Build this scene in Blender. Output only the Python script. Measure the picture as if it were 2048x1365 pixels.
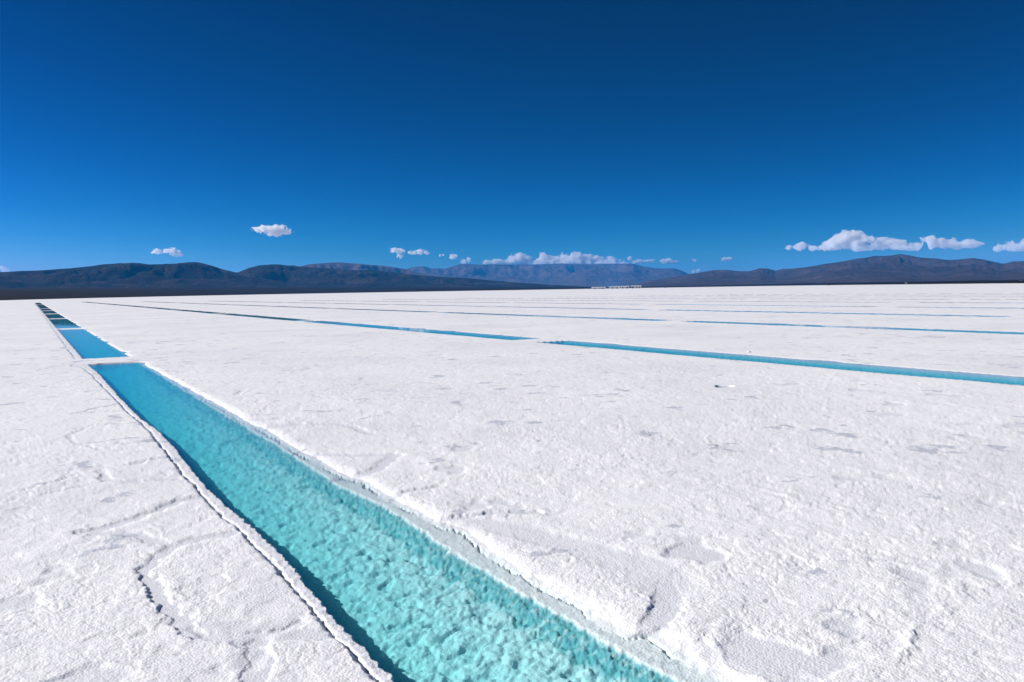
import bpy, math, random
import numpy as np
from mathutils import Matrix, Vector

for o in list(bpy.data.objects):
    bpy.data.objects.remove(o, do_unlink=True)
scene = bpy.context.scene
COL = scene.collection
R = math.radians

# ------------------------------------------------------------------ camera
CAM_H = 1.75                      # eye height of a standing photographer
PITCH = R(3.683)                  # tilted a little down
ROLL = R(0.951)                   # slightly rolled clockwise
LENS = 28.125
cam_d = bpy.data.cameras.new('camera')
cam_d.sensor_width = 36.0
cam_d.lens = LENS
cam_d.clip_start = 0.05
cam_d.clip_end = 200000.0
cam = bpy.data.objects.new('camera', cam_d)
COL.objects.link(cam)
fwd = Vector((0, math.cos(PITCH), -math.sin(PITCH)))
lev_up = Vector((0, math.sin(PITCH), math.cos(PITCH)))
lev_rt = Vector((1, 0, 0))
rt = lev_rt * math.cos(ROLL) - lev_up * math.sin(ROLL)
up = lev_rt * math.sin(ROLL) + lev_up * math.cos(ROLL)
m = Matrix((rt, up, -fwd)).transposed().to_4x4()
m.translation = Vector((0, 0, CAM_H))
cam.matrix_world = m
scene.camera = cam

# ------------------------------------------------------------------ sun and sky
EXPOSURE = 0.40
SUN_AZ = R(-84.0)                 # to the left, measured from +Y towards +X
SUN_EL = R(33.0)
sun_vec = Vector((math.sin(SUN_AZ) * math.cos(SUN_EL), math.cos(SUN_AZ) * math.cos(SUN_EL), math.sin(SUN_EL)))
sun_d = bpy.data.lights.new('sun', 'SUN')
sun_d.energy = 5.0
sun_d.angle = R(0.53)
sun_d.color = (1.0, 0.965, 0.92)
sun = bpy.data.objects.new('sun', sun_d)
sun.rotation_euler = sun_vec.to_track_quat('Z', 'Y').to_euler()
COL.objects.link(sun)

world = bpy.data.worlds.new('World')
scene.world = world
world.use_nodes = True
wn = world.node_tree.nodes
wl = world.node_tree.links
wn.clear()
w_out = wn.new('ShaderNodeOutputWorld')
w_bg = wn.new('ShaderNodeBackground')
w_sky = wn.new('ShaderNodeTexSky')
w_sky.sky_type = 'NISHITA'
w_sky.sun_disc = False
w_sky.sun_elevation = SUN_EL
w_sky.sun_rotation = SUN_AZ
w_sky.altitude = 3450.0           # a high plateau
w_sky.air_density = 1.0
w_sky.dust_density = 0.2
w_sky.ozone_density = 3.0
# the deep, filtered blue of a polarised high-altitude sky: one curve per channel for the whole dome
w_sep = wn.new('ShaderNodeSeparateColor')
w_com = wn.new('ShaderNodeCombineColor')
wl.new(w_sky.outputs['Color'], w_sep.inputs['Color'])
for ch, (gain, power) in enumerate(((4.5, 5.0), (0.865, 2.3), (0.99, 2.4))):
    m1 = wn.new('ShaderNodeMath')
    m1.operation = 'MULTIPLY'
    m1.inputs[1].default_value = 0.107
    m2 = wn.new('ShaderNodeMath')
    m2.operation = 'POWER'
    m2.inputs[1].default_value = power
    m3 = wn.new('ShaderNodeMath')
    m3.operation = 'MULTIPLY'
    m3.inputs[1].default_value = gain * 10.0 / 2 ** EXPOSURE
    m4 = wn.new('ShaderNodeMath')
    m4.operation = 'MINIMUM'
    m4.inputs[1].default_value = 9.0
    wl.new(w_sep.outputs[ch], m1.inputs[0])
    wl.new(m1.outputs[0], m2.inputs[0])
    wl.new(m2.outputs[0], m3.inputs[0])
    wl.new(m3.outputs[0], m4.inputs[0])
    wl.new(m4.outputs[0], w_com.inputs[ch])
w_bg.inputs['Strength'].default_value = 0.1
wl.new(w_com.outputs['Color'], w_bg.inputs['Color'])
wl.new(w_bg.outputs['Background'], w_out.inputs['Surface'])

scene.view_settings.view_transform = 'Standard'
scene.view_settings.look = 'None'
scene.view_settings.gamma = 1.0
scene.view_settings.use_curve_mapping = False
scene.view_settings.exposure = EXPOSURE
scene.render.engine = 'CYCLES'
cy = scene.cycles
cy.use_denoising = True
cy.denoiser = 'OPENIMAGEDENOISE'
cy.use_adaptive_sampling = True
cy.adaptive_threshold = 0.01
cy.max_bounces = 12
cy.diffuse_bounces = 5
cy.glossy_bounces = 3
cy.transmission_bounces = 4
cy.volume_bounces = 8
cy.transparent_max_bounces = 16
cy.sample_clamp_indirect = 8.0

# ------------------------------------------------------------------ helpers
F_PX = 1600.0                     # focal length in pixels of the 2048 px photograph


def ray(px, py):
    """direction of a picture point: (azimuth from +Y, tangent of elevation)"""
    a = np.asarray(px, float) - 1024.0
    b = 682.5 - np.asarray(py, float)
    c, s = math.cos(ROLL), math.sin(ROLL)
    a2 = a * c + b * s
    b2 = -a * s + b * c
    dx = a2
    dy = F_PX * math.cos(PITCH) + b2 * math.sin(PITCH)
    dz = b2 * math.cos(PITCH) - F_PX * math.sin(PITCH)
    return np.arctan2(dx, dy), dz / np.hypot(dx, dy)


def ground(px, py):
    az, te = ray(px, py)
    d = CAM_H / -te
    return d * np.sin(az), d * np.cos(az)


CAN = R(30.92)                    # the channels run 31 degrees left of the view
UX, UY = -math.sin(CAN), math.cos(CAN)
NX, NY = math.cos(CAN), math.sin(CAN)


def to_st(x, y):
    return x * UX + y * UY, x * NX + y * NY


def to_xy(s, t):
    return s * UX + t * NX, s * UY + t * NY


def ground_st(pts):
    p = np.array(pts, float)
    x, y = ground(p[:, 0], p[:, 1])
    return np.stack(to_st(x, y), 1)


def hash01(ix, iy, iz=0, seed=0):
    h = (ix.astype(np.int64) * 374761393 + iy.astype(np.int64) * 668265263
         + np.asarray(iz).astype(np.int64) * 2147483647 + seed * 974634777) & 0xFFFFFFFF
    h = ((h ^ (h >> 13)) * 1274126177) & 0xFFFFFFFF
    h = ((h ^ (h >> 16)) * 2246822519) & 0xFFFFFFFF
    h = h ^ (h >> 15)
    return (h & 0xFFFFFF).astype(np.float64) / 16777215.0


def vnoise(x, y, seed=0):
    """gradient noise, about -1..1"""
    xi, yi = np.floor(x), np.floor(y)
    fx, fy = x - xi, y - yi
    u = fx * fx * fx * (fx * (fx * 6 - 15) + 10)
    v = fy * fy * fy * (fy * (fy * 6 - 15) + 10)

    def gr(ax, ay):
        a = hash01(xi + ax, yi + ay, 0, seed) * (2 * math.pi)
        return np.cos(a) * (fx - ax) + np.sin(a) * (fy - ay)
    n0 = gr(0, 0) * (1 - u) + gr(1, 0) * u
    n1 = gr(0, 1) * (1 - u) + gr(1, 1) * u
    return (n0 * (1 - v) + n1 * v) * 1.5


def fbm(x, y, oct=4, seed=0, gain=0.5):
    a, s, out = 1.0, 0.0, 0.0
    for i in range(oct):
        out = out + a * vnoise(x * 2.03 ** i + i * 17.3, y * 2.03 ** i - i * 9.1, seed + i)
        s += a
        a *= gain
    return out / s


def worley(x, y, seed=0, second=False):
    xi, yi = np.floor(x), np.floor(y)
    f1 = np.full(x.shape, 9.0)
    f2 = np.full(x.shape, 9.0)
    for ax in (-1, 0, 1):
        for ay in (-1, 0, 1):
            px = xi + ax + hash01(xi + ax, yi + ay, 1, seed)
            py = yi + ay + hash01(xi + ax, yi + ay, 2, seed)
            d = np.hypot(px - x, py - y)
            if second:
                f2 = np.minimum(f2, np.maximum(f1, d))
            f1 = np.minimum(f1, d)
    return (f1, f2) if second else f1


def vnoise3(x, y, z, seed=0):
    xi, yi, zi = np.floor(x), np.floor(y), np.floor(z)
    fx, fy, fz = x - xi, y - yi, z - zi
    u, v, w = (f * f * (3 - 2 * f) for f in (fx, fy, fz))
    out = 0.0
    for ax in (0, 1):
        for ay in (0, 1):
            for az_ in (0, 1):
                out = out + hash01(xi + ax, yi + ay, zi + az_ + 7, seed) * (
                    (u if ax else 1 - u) * (v if ay else 1 - v) * (w if az_ else 1 - w))
    return out * 2 - 1


def sstep(a, b, x):
    k = np.clip((x - a) / (b - a), 0, 1)
    return k * k * (3 - 2 * k)


def mesh_obj(name, verts, faces, mat, smooth=True, attrs=None, parent=None, loc=None):
    me = bpy.data.meshes.new(name)
    verts = np.ascontiguousarray(verts, np.float32)
    me.vertices.add(len(verts))
    me.vertices.foreach_set('co', verts.ravel())
    if isinstance(faces, np.ndarray):
        n, k = faces.shape
        me.loops.add(n * k)
        me.loops.foreach_set('vertex_index', np.ascontiguousarray(faces, np.int32).ravel())
        me.polygons.add(n)
        me.polygons.foreach_set('loop_start', np.arange(0, n * k, k, dtype=np.int32))
    else:
        flat = [i for f in faces for i in f]
        me.loops.add(len(flat))
        me.loops.foreach_set('vertex_index', flat)
        me.polygons.add(len(faces))
        st, a = [], 0
        for f in faces:
            st.append(a)
            a += len(f)
        me.polygons.foreach_set('loop_start', st)
    me.update(calc_edges=True)
    if smooth:
        me.shade_smooth()
    else:
        me.shade_flat()
    for k, v in (attrs or {}).items():
        at = me.attributes.new(k, 'FLOAT', 'POINT')
        at.data.foreach_set('value', np.ascontiguousarray(v, np.float32).ravel())
    if mat is not None:
        me.materials.append(mat)
    me.validate()
    o = bpy.data.objects.new(name, me)
    COL.objects.link(o)
    if parent is not None:
        o.parent = parent
    if loc is not None:
        o.location = loc
    return o


def box_vf(x0, x1, y0, y1, z0, z1):
    v = [(x0, y0, z0), (x1, y0, z0), (x1, y1, z0), (x0, y1, z0), (x0, y0, z1), (x1, y0, z1), (x1, y1, z1), (x0, y1, z1)]
    f = [(0, 3, 2, 1), (4, 5, 6, 7), (0, 1, 5, 4), (1, 2, 6, 5), (2, 3, 7, 6), (3, 0, 4, 7)]
    return v, f


def tag(o, label=None, cat=None, group=None, kind=None):
    if label:
        o['label'] = label
    if cat:
        o['category'] = cat
    if group:
        o['group'] = group
    if kind:
        o['kind'] = kind
    return o


def empty(name, loc=(0, 0, 0), rz=0.0):
    o = bpy.data.objects.new(name, None)
    o.location = loc
    o.rotation_euler = (0, 0, rz)
    COL.objects.link(o)
    return o


# ------------------------------------------------------------------ materials
def new_mat(name):
    mt = bpy.data.materials.new(name)
    mt.use_nodes = True
    mt.node_tree.nodes.clear()
    return mt, mt.node_tree.nodes, mt.node_tree.links


def node(ns, typ, **kw):
    n = ns.new(typ)
    for k, v in kw.items():
        if k in n.inputs:
            n.inputs[k].default_value = v
        else:
            setattr(n, k, v)
    return n


def ramp(ns, stops):
    n = ns.new('ShaderNodeValToRGB')
    e = n.color_ramp.elements
    while len(e) < len(stops):
        e.new(0.5)
    for el, (p, c) in zip(e, stops):
        el.position = p
        el.color = tuple(c) + (1,) if len(c) == 3 else c
    return n


def salt_material():
    mt, ns, ls = new_mat('salt_crust')
    out = node(ns, 'ShaderNodeOutputMaterial')
    b = node(ns, 'ShaderNodeBsdfPrincipled')
    ls.new(b.outputs[0], out.inputs['Surface'])
    geo = node(ns, 'ShaderNodeNewGeometry')
    sm = node(ns, 'ShaderNodeAttribute', attribute_name='smear')
    # broad tint of dry and damp salt
    n1 = node(ns, 'ShaderNodeTexNoise', Scale=0.22, Detail=8.0, Roughness=0.62)
    ls.new(geo.outputs['Position'], n1.inputs['Vector'])
    r1 = ramp(ns, [(0.30, (0.72, 0.715, 0.75)), (0.50, (0.80, 0.793, 0.815)), (0.68, (0.845, 0.838, 0.85))])
    ls.new(n1.outputs['Fac'], r1.inputs['Fac'])
    # fine dusty speckle
    n2 = node(ns, 'ShaderNodeTexNoise', Scale=28.0, Detail=5.0, Roughness=0.7)
    ls.new(geo.outputs['Position'], n2.inputs['Vector'])
    r2 = ramp(ns, [(0.3, (0.86, 0.86, 0.88)), (0.55, (1, 1, 1))])
    ls.new(n2.outputs['Fac'], r2.inputs['Fac'])
    mx = node(ns, 'ShaderNodeMix', data_type='RGBA', blend_type='MULTIPLY')
    mx.inputs[0].default_value = 1.0
    ls.new(r1.outputs[0], mx.inputs[6])
    ls.new(r2.outputs[0], mx.inputs[7])
    # damp grey salt in the seams and patches
    wet = node(ns, 'ShaderNodeMix', data_type='RGBA', blend_type='MIX')
    wet.inputs[7].default_value = (0.65, 0.66, 0.71, 1)
    ls.new(sm.outputs['Fac'], wet.inputs[0])
    ls.new(mx.outputs[2], wet.inputs[6])
    # flecks of damp salt lying across the whole flat
    n5 = node(ns, 'ShaderNodeTexNoise', Scale=1.5, Detail=7.0, Roughness=0.62)
    n6 = node(ns, 'ShaderNodeTexNoise', Scale=0.12, Detail=3.0)
    ls.new(geo.outputs['Position'], n5.inputs['Vector'])
    ls.new(geo.outputs['Position'], n6.inputs['Vector'])
    ad = node(ns, 'ShaderNodeMath', operation='MULTIPLY_ADD')
    ad.inputs[1].default_value = 0.30
    ls.new(n6.outputs['Fac'], ad.inputs[0])
    ls.new(n5.outputs['Fac'], ad.inputs[2])
    r5 = ramp(ns, [(0.762, (0, 0, 0)), (0.794, (0.85, 0.85, 0.85))])
    ls.new(ad.outputs[0], r5.inputs['Fac'])
    fle = node(ns, 'ShaderNodeMix', data_type='RGBA', blend_type='MIX')
    fle.inputs[7].default_value = (0.47, 0.49, 0.56, 1)
    ls.new(r5.outputs[0], fle.inputs[0])
    ls.new(wet.outputs[2], fle.inputs[6])
    # rough crystals on the underwater wall: its weaker sunlight painted as darker teal
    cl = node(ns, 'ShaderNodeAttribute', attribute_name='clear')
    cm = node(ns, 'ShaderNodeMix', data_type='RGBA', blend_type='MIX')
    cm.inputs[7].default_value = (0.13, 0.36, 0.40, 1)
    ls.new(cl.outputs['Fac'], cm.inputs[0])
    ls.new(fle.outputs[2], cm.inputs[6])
    ls.new(cm.outputs[2], b.inputs['Base Color'])
    b.inputs['Roughness'].default_value = 0.62
    b.inputs['Specular IOR Level'].default_value = 0.3
    b.inputs['IOR'].default_value = 1.5
    # crystal grain
    v1 = node(ns, 'ShaderNodeTexVoronoi', Scale=70.0, feature='F1')
    n3 = node(ns, 'ShaderNodeTexNoise', Scale=160.0, Detail=3.0)
    n4 = node(ns, 'ShaderNodeTexNoise', Scale=9.0, Detail=4.0)
    for n in (v1, n3, n4):
        ls.new(geo.outputs['Position'], n.inputs['Vector'])
    b1 = node(ns, 'ShaderNodeBump', Strength=0.45, Distance=0.006, invert=True)
    b2 = node(ns, 'ShaderNodeBump', Strength=0.35, Distance=0.003)
    b3 = node(ns, 'ShaderNodeBump', Strength=0.3, Distance=0.012)
    ls.new(v1.outputs['Distance'], b1.inputs['Height'])
    ls.new(n3.outputs['Fac'], b2.inputs['Height'])
    ls.new(n4.outputs['Fac'], b3.inputs['Height'])
    ls.new(b3.outputs[0], b1.inputs['Normal'])
    ls.new(b1.outputs[0], b2.inputs['Normal'])
    ls.new(b2.outputs[0], b.inputs['Normal'])
    return mt


def water_material():
    mt, ns, ls = new_mat('brine')
    out = node(ns, 'ShaderNodeOutputMaterial')
    tr = node(ns, 'ShaderNodeBsdfTransparent')
    gl = node(ns, 'ShaderNodeBsdfGlossy', Roughness=0.006)
    mix = node(ns, 'ShaderNodeMixShader')
    geo = node(ns, 'ShaderNodeNewGeometry')
    # Fresnel reflectance of brine, the same from both sides of the surface
    dot = node(ns, 'ShaderNodeVectorMath', operation='DOT_PRODUCT')
    ls.new(geo.outputs['Incoming'], dot.inputs[0])
    ls.new(geo.outputs['Normal'], dot.inputs[1])
    ab_ = node(ns, 'ShaderNodeMath', operation='ABSOLUTE')
    ls.new(dot.outputs['Value'], ab_.inputs[0])
    om = node(ns, 'ShaderNodeMath', operation='SUBTRACT')
    om.inputs[0].default_value = 1.0
    ls.new(ab_.outputs[0], om.inputs[1])
    p5 = node(ns, 'ShaderNodeMath', operation='POWER')
    ls.new(om.outputs[0], p5.inputs[0])
    p5.inputs[1].default_value = 5.0
    fr = node(ns, 'ShaderNodeMath', operation='MULTIPLY_ADD')
    ls.new(p5.outputs[0], fr.inputs[0])
    fr.inputs[1].default_value = 0.976
    fr.inputs[2].default_value = 0.024
    nz = node(ns, 'ShaderNodeTexNoise', Scale=7.0, Detail=3.0)
    bp = node(ns, 'ShaderNodeBump', Strength=0.02, Distance=0.01)
    ls.new(geo.outputs['Position'], nz.inputs['Vector'])
    ls.new(nz.outputs['Fac'], bp.inputs['Height'])
    ls.new(bp.outputs[0], gl.inputs['Normal'])
    ls.new(fr.outputs[0], mix.inputs[0])
    ls.new(tr.outputs[0], mix.inputs[1])
    ls.new(gl.outputs[0], mix.inputs[2])
    ls.new(mix.outputs[0], out.inputs['Surface'])
    ab = node(ns, 'ShaderNodeVolumeAbsorption')
    ab.inputs['Color'].default_value = (0.0, 0.855, 0.885, 1)
    ab.inputs['Density'].default_value = 1.95
    vs = node(ns, 'ShaderNodeVolumeScatter')
    vs.inputs['Color'].default_value = (0.30, 0.90, 1.0, 1)
    vs.inputs['Density'].default_value = 0.32
    vs.inputs['Anisotropy'].default_value = 0.3
    av = node(ns, 'ShaderNodeAddShader')
    ls.new(ab.outputs[0], av.inputs[0])
    ls.new(vs.outputs[0], av.inputs[1])
    ls.new(av.outputs[0], out.inputs['Volume'])
    return mt


def earth_material(name, c1, c2, c3, scale, bump=0.0, bdist=1.0):
    mt, ns, ls = new_mat(name)
    out = node(ns, 'ShaderNodeOutputMaterial')
    b = node(ns, 'ShaderNodeBsdfPrincipled', Roughness=0.95)
    b.inputs['Specular IOR Level'].default_value = 0.05
    ls.new(b.outputs[0], out.inputs['Surface'])
    geo = node(ns, 'ShaderNodeNewGeometry')
    n1 = node(ns, 'ShaderNodeTexNoise', Scale=scale, Detail=9.0, Roughness=0.62, Distortion=0.4)
    ls.new(geo.outputs['Position'], n1.inputs['Vector'])
    r = ramp(ns, [(0.32, c1), (0.52, c2), (0.7, c3)])
    ls.new(n1.outputs['Fac'], r.inputs['Fac'])
    ls.new(r.outputs[0], b.inputs['Base Color'])
    if bump:
        n2 = node(ns, 'ShaderNodeTexNoise', Scale=scale * 5, Detail=8.0, Roughness=0.65)
        ls.new(geo.outputs['Position'], n2.inputs['Vector'])
        bp = node(ns, 'ShaderNodeBump', Strength=bump, Distance=bdist)
        ls.new(n2.outputs['Fac'], bp.inputs['Height'])
        ls.new(bp.outputs[0], b.inputs['Normal'])
    return mt


def plain_material(name, col, rough=0.7, var=0.12):
    mt, ns, ls = new_mat(name)
    out = node(ns, 'ShaderNodeOutputMaterial')
    b = node(ns, 'ShaderNodeBsdfPrincipled', Roughness=rough)
    ls.new(b.outputs[0], out.inputs['Surface'])
    geo = node(ns, 'ShaderNodeNewGeometry')
    n1 = node(ns, 'ShaderNodeTexNoise', Scale=0.8, Detail=5.0)
    ls.new(geo.outputs['Position'], n1.inputs['Vector'])
    r = ramp(ns, [(0.3, tuple(c * (1 - var) for c in col)), (0.7, col)])
    ls.new(n1.outputs['Fac'], r.inputs['Fac'])
    ls.new(r.outputs[0], b.inputs['Base Color'])
    return mt


M_SALT = salt_material()
M_WATER = water_material()
M_PLAIN = earth_material('dry_plain_soil', (0.006, 0.004, 0.003), (0.012, 0.008, 0.006), (0.035, 0.022, 0.014), 0.02)
M_HILL_A = earth_material('dark_hill_scrub', (0.011, 0.008, 0.007), (0.024, 0.018, 0.016), (0.060, 0.040, 0.032), 0.0030, 0.7, 90)
M_HILL_C = earth_material('far_hill_rock', (0.060, 0.036, 0.034), (0.105, 0.066, 0.058), (0.17, 0.107, 0.09), 0.0022, 0.7, 140)
M_HILL_E = earth_material('right_hill_rock', (0.038, 0.024, 0.023), (0.067, 0.043, 0.039), (0.115, 0.078, 0.064), 0.0028, 0.7, 110)

# ------------------------------------------------------------------ the channels cut into the salt
ZWS = [-0.023] + [-0.010] * 20    # water level below the crust, row by row

T_CRUST_L = ground_st([(185, 754), (219, 789), (253, 824), (294, 861), (322, 899), (363, 950), (397, 988), (441, 1032), (479, 1067), (528, 1117), (579, 1172), (640, 1250), (682, 1288), (740, 1356)])
T_LEDGE_L = ground_st([(192, 738), (239, 793), (284, 837), (315, 858), (356, 902), (410, 971), (458, 1012), (513, 1060), (545, 1090), (606, 1158), (661, 1226), (740, 1305), (788, 1356)])
T_LEDGE_R = ground_st([(274, 721), (328, 752), (390, 789), (479, 841), (540, 875), (582, 902), (667, 954), (803, 1021), (905, 1090), (1008, 1151), (1110, 1206), (1196, 1254), (1282, 1302), (1384, 1356)])
T_CRUST_R = ground_st([(291, 723), (328, 745), (393, 779), (441, 803), (496, 834), (554, 861), (612, 895), (660, 919), (711, 948), (740, 954), (797, 986), (816, 995), (892, 1035), (940, 1048), (1008, 1093), (1076, 1137), (1128, 1168), (1179, 1189), (1234, 1223), (1288, 1254), (1333, 1250), (1416, 1305), (1485, 1339), (1526, 1360)])


def table(tb, s):
    o = np.argsort(tb[:, 0])
    return np.interp(s, tb[o, 0], tb[o, 1])


# row: (centre t, half width, list of pool (s0, s1))
def pools_from(cuts, gaps, first, last):
    edges, a = [], first
    for c, g in zip(cuts, gaps):
        edges.append((a, c - g / 2))
        a = c + g / 2
    edges.append((a, last))
    return [e for e in edges if e[1] - e[0] > 2]


ROWS = []
ROWS.append((1.90, 0.60, pools_from([24.5, 50.6, 75.3, 98.0, 122.0, 145.5, 171, 197, 223, 250, 278], [2.1, 1.3, 1.2, 1.2, 1.2, 1.2, 1.3, 1.3, 1.3, 1.3, 1.3], -9.0, 306.0)))
ROWS.append((14.90, 0.72, pools_from([23.0, 49.8, 76.8, 103, 130, 157, 186, 214, 243], [1.5, 1.3, 1.2, 1.3, 1.3, 1.3, 1.3, 1.3, 1.3], -3.0, 300.0)))
ROWS.append((28.60, 0.70, pools_from([31.0, 59.5, 86, 113, 140, 168, 196], [1.7, 1.5, 1.3, 1.4, 1.4, 1.4, 1.4], 3.0, 260.0)))
ROWS.append((41.8, 0.68, pools_from([20.2, 47.8, 74, 101, 128, 155], [2.4, 1.7, 1.4, 1.4, 1.4, 1.4], 8.0, 230.0)))
ROWS.append((55.0, 0.66, pools_from([37, 64, 92, 120, 150], [1.6] * 5, 12.0, 190.0)))
ROWS.append((68.2, 0.66, pools_from([44.2, 72, 100, 128], [2.6, 1.6, 1.6, 1.6], 18.0, 170.0)))
ROWS.append((81.4, 0.66, pools_from([46.5, 74, 102, 130], [1.8] * 4, 24.0, 160.0)))
ROWS.append((94.8, 0.64, pools_from([66, 98], [2.0, 2.0], 30.0, 140.0)))
ROWS.append((108.2, 0.64, pools_from([80], [2.0], 36.0, 130.0)))
ROWS.append((121.5, 0.62, pools_from([74], [2.0], 40.0, 120.0)))

HOLE = np.array(ground(1447.0, 773.0))   # small dark open hole in the crust

# seams between the crust plates, as read off the photograph: (width m, depth m, points)
def c6(*p):
    return [(q[0] / 2.923 + 100, q[1] / 2.923 + 898) for q in p]


def c5(*p):
    return [(q[0] / 2.923, q[1] / 2.923 + 680) for q in p]


def c1(*p):
    return [(q[0] / 3.151 + 400, q[1] / 3.151 + 700) for q in p]


def c7(*p):
    return [(q[0] / 2.923 + 700, q[1] / 2.923 + 898) for q in p]


SEAMS = [
    (0.050, 0.020, c6((880, 280), (760, 300), (640, 350), (400, 440), (200, 490))),
    (0.045, 0.016, c6((200, 490), (450, 490), (650, 550), (720, 570))),
    (0.050, 0.018, c6((720, 570), (860, 530), (1080, 495))),
    (0.040, 0.018, c6((720, 570), (600, 660), (550, 720), (620, 830), (720, 960), (790, 1040), (870, 1090))),
    (0.030, 0.016, c6((870, 1090), (1150, 1080), (1280, 1070), (1470, 1015))),
    (0.070, 0.014, c6((1250, 1110), (1400, 1070), (1560, 1080))),
    (0.045, 0.012, c6((1200, 1130), (1230, 1250), (1190, 1365))),
    (0.035, 0.018, c5((700, 375), (560, 400), (470, 425), (420, 430))),
    (0.030, 0.016, c5((750, 415), (600, 420), (480, 430))),
    (0.040, 0.018, c5((900, 590), (750, 605), (700, 600))),
    (0.040, 0.018, c5((980, 685), (860, 705), (790, 725))),
    (0.035, 0.018, c5((1040, 810), (820, 825), (620, 820), (600, 770))),
    (0.018, 0.012, c5((620, 820), (460, 860), (240, 905), (100, 930))),
    (0.040, 0.018, c5((600, 290), (510, 305))),
    (0.030, 0.016, c5((545, 225), (370, 238))),
    (0.030, 0.014, c5((500, 190), (400, 197), (300, 210))),
    (0.040, 0.018, c5((440, 145), (330, 155), (230, 178))),
    (0.020, 0.012, c5((720, 500), (560, 490), (400, 560), (430, 600), (580, 640))),
    (0.016, 0.010, c5((960, 690), (700, 740), (440, 790), (300, 840), (60, 900))),
    (0.018, 0.012, c5((700, 300), (500, 300), (200, 315))),
    (0.09, 0.020, c1((400, 495), (500, 482), (600, 470))),
    (0.05, 0.016, c1((560, 480), (700, 466), (860, 468), (960, 480), (1060, 525))),
    (0.05, 0.018, c1((340, 440), (420, 440), (500, 430))),
    (0.035, 0.016, c1((0, 260), (200, 258), (270, 255), (230, 280))),
    (0.050, 0.016, c1((740, 655), (1000, 662), (1250, 660))),
    (0.060, 0.016, c1((1250, 665), (1170, 700), (1130, 750), (1000, 790))),
    (0.035, 0.018, c1((1230, 910), (1400, 880), (1500, 860))),
    (0.030, 0.018, c7((560, 410), (850, 375), (1080, 365))),
    (0.100, 0.014, c7((650, 425), (1000, 465), (1150, 520), (1400, 580), (1600, 650))),
    (0.130, 0.014, c7((1600, 650), (1750, 700), (1850, 800))),
    (0.070, 0.018, c7((1850, 800), (1870, 930), (1740, 1060))),
    (0.022, 0.012, [(620, 790), (700, 802), (790, 798), (860, 806)]),
    (0.020, 0.012, [(300, 741), (420, 745), (520, 743)]),
    (0.020, 0.012, [(330, 757), (440, 765), (480, 762)]),
]
SEAMS_ST = [(w, d, ground_st(p)) for w, d, p in SEAMS]
# raised pressure ridges on the right-hand salt


def c8(*p):
    return [(q[0] / 2.923 + 1348, q[1] / 2.923 + 898) for q in p]


RIDGES = [
    (0.045, 0.016, c8((60, 170), (450, 215), (700, 290), (1000, 350), (1300, 400))),
    (0.040, 0.016, c8((1300, 400), (1500, 510), (1690, 640), (1680, 780), (1640, 900), (1400, 1060), (1330, 1250), (1230, 1365))),
    (0.035, 0.014, c8((1300, 400), (1550, 320), (1700, 290), (2040, 325))),
    (0.035, 0.012, c8((1040, 20), (1200, 70), (1400, 110), (1700, 150))),
    (0.035, 0.012, c8((0, 880), (500, 890), (820, 930), (1080, 980), (1300, 960))),
    (0.030, 0.012, [(1775, 758), (1810, 770), (1850, 778), (1950, 793), (2060, 797)]),
    (0.030, 0.012, [(1890, 805), (1960, 820), (2060, 832)]),
    (0.030, 0.012, [(1650, 830), (1655, 800), (1640, 790), (1660, 760), (1672, 745)]),
]
RIDGES_ST = [(w, d, ground_st(p)) for w, d, p in RIDGES]


def seg_dist(s, t, poly):
    d = np.full(s.shape, 1e9)
    for (s0, t0), (s1, t1) in zip(poly[:-1], poly[1:]):
        ds, dt = s1 - s0, t1 - t0
        L2 = ds * ds + dt * dt + 1e-9
        k = np.clip(((s - s0) * ds + (t - t0) * dt) / L2, 0, 1)
        d = np.minimum(d, np.hypot(s - s0 - k * ds, t - t0 - k * dt))
    return d


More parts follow.
